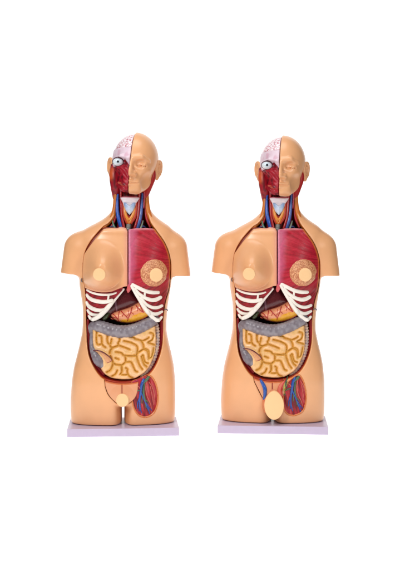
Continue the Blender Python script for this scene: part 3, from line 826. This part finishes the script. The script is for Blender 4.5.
    def cs_(x, y, z):
        c = np.tile(lin(228, 150, 108), (len(x), 1))
        lo = P(0, 316.5, -27)[2]
        yel = ss(.6, -1.2, z - lo - .38 * (x - 6) + 1.2 * (noise3(x, z, 0, 2) - .5) * 2)
        c = mixc(c, lin(226, 158, 26), yel * ss(-10, -2, x))
        pd = poly_sdf(ST, x, z)
        c = mixc(c, lin(176, 62, 40), ss(-1.6, -.2, pd) * .8)
        return c
    st = slab('stomach', ST, ys, -6, M_gloss, parent, cs_, .45, 1.5, smooth=2)
    bs_ = bvh_of([st])
    rv = lin(176, 34, 32)
    L = []
    for pts, r in [([(112, 313.4), (115, 315.5), (118, 319.2)], .42), ([(119.2, 311.6), (118.6, 315), (118, 319.2)], .35), ([(112.5, 317), (115.5, 317.5), (118, 319.2)], .3),
                   ([(121, 311), (124.5, 314.5), (128, 318.4)], .42), ([(132, 307.5), (130.5, 312.5), (128, 318.4)], .42), ([(123.5, 313.4), (122.2, 316.2)], .28), ([(130.6, 312), (133.6, 314)], .28), ([(126, 316.5), (128.5, 314), (128, 310)], .26),
                   ([(136, 305.6), (139.5, 309.5), (143.4, 312.2)], .4), ([(139.4, 303.4), (141.2, 308), (143.4, 312.2)], .38), ([(137.5, 307.4), (137.2, 311)], .28), ([(144, 304), (144.4, 309)], .3),
                   ([(128, 318.4), (127.5, 321)], .3), ([(118, 319.2), (119, 321)], .3)]:
        p = drape(bs_, pts, .12); L.append((p, list(np.linspace(r * 1.25, r, len(p)))))
    tubes('stomach_vessel', L, M_gloss, st, rv, seg=8, n=2)
    L = [(drape(bs_, [(111, 318), (116, 321), (124, 323), (132, 322.6), (140, 320.2), (147, 316.6)], .3), .5)]
    tubes('stomach_vessel', L, M_gloss, st, lin(150, 40, 28), seg=8, n=2)
    # dark red floor of the cavity is the shell itself; red side muscle sheets
    tube('flank_muscle', [P(161.5, 322, -13), P(161.6, 338, -13.5), P(158.5, 352, -15), P(153, 364, -17), P(146, 373.5, -18.5)], [2.2, 2.6, 2.4, 2.2, 1.6], M_musc, parent, lin(150, 18, 26), flat=.6)
    tube('flank_muscle', [P(88.3, 320, -13), P(88.6, 338, -13.5), P(91.0, 352, -15), P(96.5, 364, -18), P(103.5, 373.5, -19.5)], [1.4, 1.7, 1.7, 1.8, 1.6], M_musc, parent, lin(140, 16, 24), flat=.6)

# ================================================================ GROIN
def make_thigh(parent, win, sh, male):
    dx = (poly_sdf, 0)[1]
    wn = np.array(win); cx = wn[:, 0].mean(); 
    def ridge(X, Z):
        a = X + .22 * (Z - 45)
        return noise3(a * .8, Z * .06, 0, 1.0)
    def yt(X, Z, pd):
        return Yfront(X, np.maximum(Z, 30)) + 2.8 - 1.2 * ridge(X, Z) - bulge(X, Z, cx, 42, 14, 22, 1.2, 1.0)
    def ct(x, y, z):
        r = ridge(x, z)
        c = mixc(np.tile(lin(178, 30, 44), (len(x), 1)), lin(112, 10, 22), ss(.45, .8, r))
        c = mixc(c, lin(206, 92, 96), ss(.45, .15, r) * .75)
        c = mixc(c, lin(196, 40, 78), ss(cx - 3, cx - 9, x) * ss(46, 54, z) * .7)
        return c
    big = [(cx + (a - cx) * 1.04, 40 + (b - 40) * 1.03) for a, b in win]
    th = slab('thigh_muscle', big, yt, None, M_musc, parent, ct, .45, .8, thick=4)
    b = bvh_of([th])
    o = (0, 0) if not male else (2.0, -0.5)
    def V(name, lst, c):
        L = []
        for pts, r in lst:
            p = drape(b, [(x + o[0], y + o[1]) for x, y in pts], .35)
            L.append((p, list(np.interp(np.linspace(0, 1, len(p)), np.linspace(0, 1, len(r)), r))))
        tubes(name, L, M_gloss, th, c, seg=9, n=2)
    V('vein', [([(143.5, 379.5), (141.6, 384), (140.8, 390), (139.6, 398), (139.8, 406), (141.4, 413)], [1.4, 1.5, 1.3, 1.0, .8, .4]),
               ([(141, 392), (144, 399), (147, 407), (149.6, 413.5)], [.9, .8, .7, .4]), ([(140, 396), (137.8, 402), (137.4, 408)], [.8, .6, .4])], lin(34, 78, 158))
    V('vein', [([(145.5, 402), (148.4, 407), (149.2, 414)], [.7, .7, .4]), ([(148, 406), (151.6, 411)], [.6, .4]), ([(139.5, 401), (139.0, 411)], [.8, .5])], lin(58, 62, 142))
    V('nerve', [([(149, 376.5), (146, 380), (142.8, 383.4)], [1.3, 1.5, .8]), ([(144, 384), (143.4, 392), (145, 400), (146, 408)], [.8, 1.1, .8, .4]), ([(134.5, 392), (137, 390.5), (139.5, 390)], [.5, .7, .5]),
                ([(146, 400), (148.6, 403.5)], [.6, .4]), ([(142.4, 396), (141.8, 403)], [.6, .4])], lin(74, 104, 74))
    V('artery', [([(146.8, 380), (145.6, 388), (147, 396), (150, 403), (152, 410)], [.6, .7, .6, .5, .3]), ([(149, 382), (152.4, 388), (154.4, 396), (155, 403)], [.4, .55, .5, .3]),
                 ([(150, 386), (152, 396), (153.5, 405)], [.4, .4, .3]), ([(136, 384), (139, 386.5), (141, 391)], [.6, .6, .4])], lin(196, 92, 78))
    # raised orange rim of the opening
    wl = [(x, z) for x, z in win]
    bb = bvh_of([sh])
    pts = []
    ctr = wn.mean(0)
    for x, z in wl[::2] + wl[:1]:
        ex, ez = ctr[0] + (x - ctr[0]) * 1.05, ctr[1] + (z - ctr[1]) * 1.035
        h = bb.ray_cast(Vector((ex * S, -.3, ez * S)), Vector((0, 1, 0)))
        pts.append((ex, (h[0].y / S if h[0] else -25) + .15, ez))
    tube('window_rim', pts, .6, M_gloss, parent, lin(216, 122, 62), n=3, seg=10)

def make_pelvis(parent, sh, male):
    pel = PEL2 if male else PEL1
    xm = P(122 if not male else 123, 0, -28)[0]
    inset = [(x + (.3 if x < xm else -.3), z + .3) for x, z in pel]
    def yp(X, Z, pd):
        y = Yfront(X, Z) + .1 - bulge(X, Z, xm, 42, 13, 14, 2.0, 1.0)
        y += .9 * np.exp(-((X - xm) / .45) ** 2) * (Z > (36 if not male else 42))
        return y + .35 * np.clip(pd + 1.2, 0, 2) ** 2
    def cp(x, y, z):
        c = mixc(np.tile(SKIN, (len(x), 1)), lin(218, 142, 104), ss(30, 52, z) * .6)
        c = mixc(c, lin(160, 66, 48) if not male else lin(140, 20, 30), ss(.9, .3, np.abs(x - xm)) * (z > (38 if not male else 43)) * .8)
        # orange cut edge at the top
        pd = poly_sdf(OPEN, x, z)
        c = mixc(c, lin(206, 104, 48), ss(2.0, 1.2, pd)); c = mixc(c, lin(150, 50, 30), ss(.8, .0, pd))
        return c
    pl = slab('pelvis_plate', inset, yp, None, M_skin, parent, cp, .42, .7, thick=5, smooth=1, inside=-1.3)
    b = bvh_of([pl, sh])
    if not male:
        disc(pl, b, P(122.6, 399.6, -30), 6.3, 6.4, lift=1.2)
    else:
        ax_, x, y, z = grid((-16, 12, -42, -16, 15, 50), .5)
        # exposed soft tissue lobes under the cover
        F = ell(x, y, z, P(117.6, 404, -26), (5.0, 6.5, 11)); F = smin(F, ell(x, y, z, P(128.6, 404, -26), (5.2, 6.5, 11)), 2)
        F = smin(F, cap(x, y, z, P(123.2, 391, -27), P(123.2, 404, -29), 4, 5), 3)
        v, q = nets(F, ax_, 2)
        n = noise3(v[:, 0], v[:, 1], v[:, 2], 3)
        c = mixc(np.tile(lin(222, 140, 92), (len(v), 1)), lin(206, 96, 70), ss(.4, .8, n) * .5)
        mesh_obj('soft_tissue', v, q, M_skin, pl, c)
        tube('vein', drape(b, [(110.8, 380.6), (113.2, 384.5), (115.4, 389.5), (115.6, 395), (114.8, 401)], .4), list(np.interp(np.linspace(0, 1, 13), [0, .15, .5, 1], [.7, 1.5, 2.0, 1.4])), M_gloss, pl, lin(28, 82, 168), n=3)
        tube('spermatic_cord', drape(b, [(135.2, 382), (131.6, 386), (129.8, 391), (131, 397), (133, 404)], .4), list(np.interp(np.linspace(0, 1, 13), [0, .3, .7, 1], [.8, 1.7, 2.0, 1.2])), M_musc, pl, lin(214, 104, 84), n=3)
        tube('artery', drape(b, [(136.6, 380), (133.6, 385.6), (132.4, 392), (133, 399), (132.4, 407)], .9), .7, M_gloss, pl, lin(186, 44, 44), n=3)
        L = []
        r0 = random.Random(3)
        for i in range(7):
            x0 = 134.5 + r0.random() * 4; y0 = 380 + r0.random() * 5
            L.append((drape(b, [(x0, y0), (x0 - 1.6 + r0.random() * 2, y0 + 4), (x0 - .5 + r0.random() * 2, y0 + 8.5), (x0 - 2 + r0.random() * 2, y0 + 12)], .8), .38))
        tubes('nerve', L, M_gloss, pl, lin(176, 160, 70), seg=8, n=3)
        L = [(drape(b, [(138.5, 378), (136.4, 384), (137.4, 390), (135.6, 396)], 1.0), .6)]
        tubes('nerve', L, M_gloss, pl, lin(70, 110, 80), seg=8, n=3)
        b2 = bvh_of([pl])
        V0 = P(123.3, 406.9, -35)
        h = disc(pl, b2, P(124.7, 397, -35), 9.5, 14.0, lift=4.2, egg=.13)
        for vv in h.data.vertices: vv.co.z += (V0[2] - P(123.3, 397, -35)[2]) * S; 
    return pl

def make_base(parent):
    import bmesh
    bm = bmesh.new(); bmesh.ops.create_cube(bm, size=1)
    x0, x1 = P(67.6, 0, -38)[0], P(179.0, 0, -38)[0]
    for v in bm.verts:
        v.co = Vector(((x0 + x1) / 2 + v.co.x * (x1 - x0), -7 + v.co.y * 62, (ZF + 15.0) / 2 + v.co.z * (15.0 - ZF))) * S
    bmesh.ops.bevel(bm, geom=bm.edges[:], offset=.0013, segments=3, profile=.5, affect='EDGES')
    me = bpy.data.meshes.new('base'); bm.to_mesh(me); bm.free(); me.materials.append(M_base)
    o = bpy.data.objects.new('base', me); col.objects.link(o); o.parent = parent
    return o

# ================================================================ ASSEMBLE
def place(root, px, push):
    a = math.atan2(-px, D)
    d = math.hypot(px, D) + push
    root.rotation_euler = (0, 0, a if px < 0 else a)
    root.rotation_euler.z = math.atan2(-px, D)
    root.location = (math.sin(-a) * D * S * 1.0 * (1 + push / D), (-D + math.cos(a) * D * (1 + push / D)) * S, -ZF * S)

def root_empty(lbl):
    o = bpy.data.objects.new('anatomical_torso', None); col.objects.link(o)
    o['label'] = lbl; o['category'] = 'anatomical model'; o['group'] = 'anatomical torso models side by side'
    o.empty_display_size = .1
    return o
A = root_empty('plastic anatomical torso on a lilac base, with a small round cream disc at the groin')
B = root_empty('plastic anatomical torso, tall oval cream disc and blue vein at the groin')
make_base(A)
head = make_head(A)
make_neck(A); make_chest(A); make_belly(A)
def copy_tree(o, parent):
    c = o.copy(); col.objects.link(c); c.parent = parent
    for ch in [k for k in bpy.data.objects if k.parent == o]: copy_tree(ch, c)
    return c
for ch in [k for k in bpy.data.objects if k.parent == A]:
    k = copy_tree(ch, B)
    if ch == head: head2 = k
head.location = Vector(P(134.2, 165, 0)) * S; head.rotation_euler = (0, math.radians(3.8), math.radians(-8.5))
head2.location = Vector(P(132.6, 166.8, 0)) * S; head2.rotation_euler = (0, math.radians(1.2), math.radians(-5))
for root, win, pel, male in ((A, WIN1, PEL1, False), (B, WIN2, PEL2, True)):
    sh = shell('torso_shell', root, win, pel, 3.0)
    make_thigh(root, win, sh, male)
    make_pelvis(root, sh, male)
place(A, -75, 0); place(B, 74.4, 12)

# ---------------------------------------------------------------- white studio sweep with added glow
def backdrop():
    m = bpy.data.materials.new('glowing_white_sweep'); m.use_nodes = True
    N = m.node_tree.nodes; L = m.node_tree.links; bs = N['Principled BSDF']
    n = N.new('ShaderNodeTexNoise'); n.inputs['Scale'].default_value = 3
    r = N.new('ShaderNodeMapRange'); r.inputs['To Min'].default_value = .90; r.inputs['To Max'].default_value = .92
    L.new(n.outputs['Fac'], r.inputs['Value'])
    cb = N.new('ShaderNodeCombineColor')
    for i in range(3): L.new(r.outputs[0], cb.inputs[i])
    L.new(cb.outputs[0], bs.inputs['Base Color'])
    bs.inputs['Roughness'].default_value = .9; bs.inputs['Specular IOR Level'].default_value = .1
    bs.inputs['Emission Color'].default_value = (1, 1, 1, 1); bs.inputs['Emission Strength'].default_value = BACK_GLOW  # added emission keeps the sweep pure white and also lights the figures
    prof = [(-1.5, 0), (0.9, 0)]
    for k in range(1, 13):
        a = math.pi / 2 * k / 12
        prof.append((0.9 + .7 * math.sin(a), .7 - .7 * math.cos(a)))
    prof.append((1.6, 3.2))
    V = []; F = []
    for y, z in prof: V += [(-1.5, y, z), (1.5, y, z)]
    for i in range(len(prof) - 1): F.append((2 * i, 2 * i + 1, 2 * i + 3, 2 * i + 2))
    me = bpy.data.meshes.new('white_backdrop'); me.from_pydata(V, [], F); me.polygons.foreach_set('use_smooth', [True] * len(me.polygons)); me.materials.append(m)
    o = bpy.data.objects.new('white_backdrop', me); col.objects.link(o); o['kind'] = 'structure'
BACK_GLOW = 0.58
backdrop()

w = bpy.data.worlds.new('World'); scn.world = w; w.use_nodes = True
w.node_tree.nodes['Background'].inputs['Color'].default_value = (1, 1, 1, 1)
w.node_tree.nodes['Background'].inputs['Strength'].default_value = 0.07

def area(name, loc, tgt, size, power, c=(1, 1, 1)):
    l = bpy.data.lights.new(name, 'AREA'); l.shape = 'RECTANGLE'; l.size, l.size_y = size; l.energy = power; l.color = c
    o = bpy.data.objects.new(name, l); col.objects.link(o); o.location = loc
    o.rotation_euler = (Vector(tgt) - Vector(loc)).to_track_quat('-Z', 'Y').to_euler()
area('softbox', (-1.25, -2.1, 1.9), (0, 0, .45), (.6, 1.0), 40)
area('softbox', (1.5, -2.1, 1.5), (0, 0, .45), (.4, 1.1), 16)
area('top_softbox', (0, -.5, 2.6), (0, 0, .3), (1.8, 1.0), 22)

cam = bpy.data.cameras.new('Camera'); co = bpy.data.objects.new('Camera', cam); col.objects.link(co)
co.location = (0, -D * S, (191 - ZF) * S); co.rotation_euler = (math.pi / 2, 0, 0)
cam.sensor_width = 36; cam.lens = 36 * D / 570.0
cam.shift_y = -40 / 570.0
cam.clip_end = 100
scn.camera = co
scn.view_settings.view_transform = 'Standard'; scn.view_settings.look = 'None'; scn.view_settings.exposure = 0
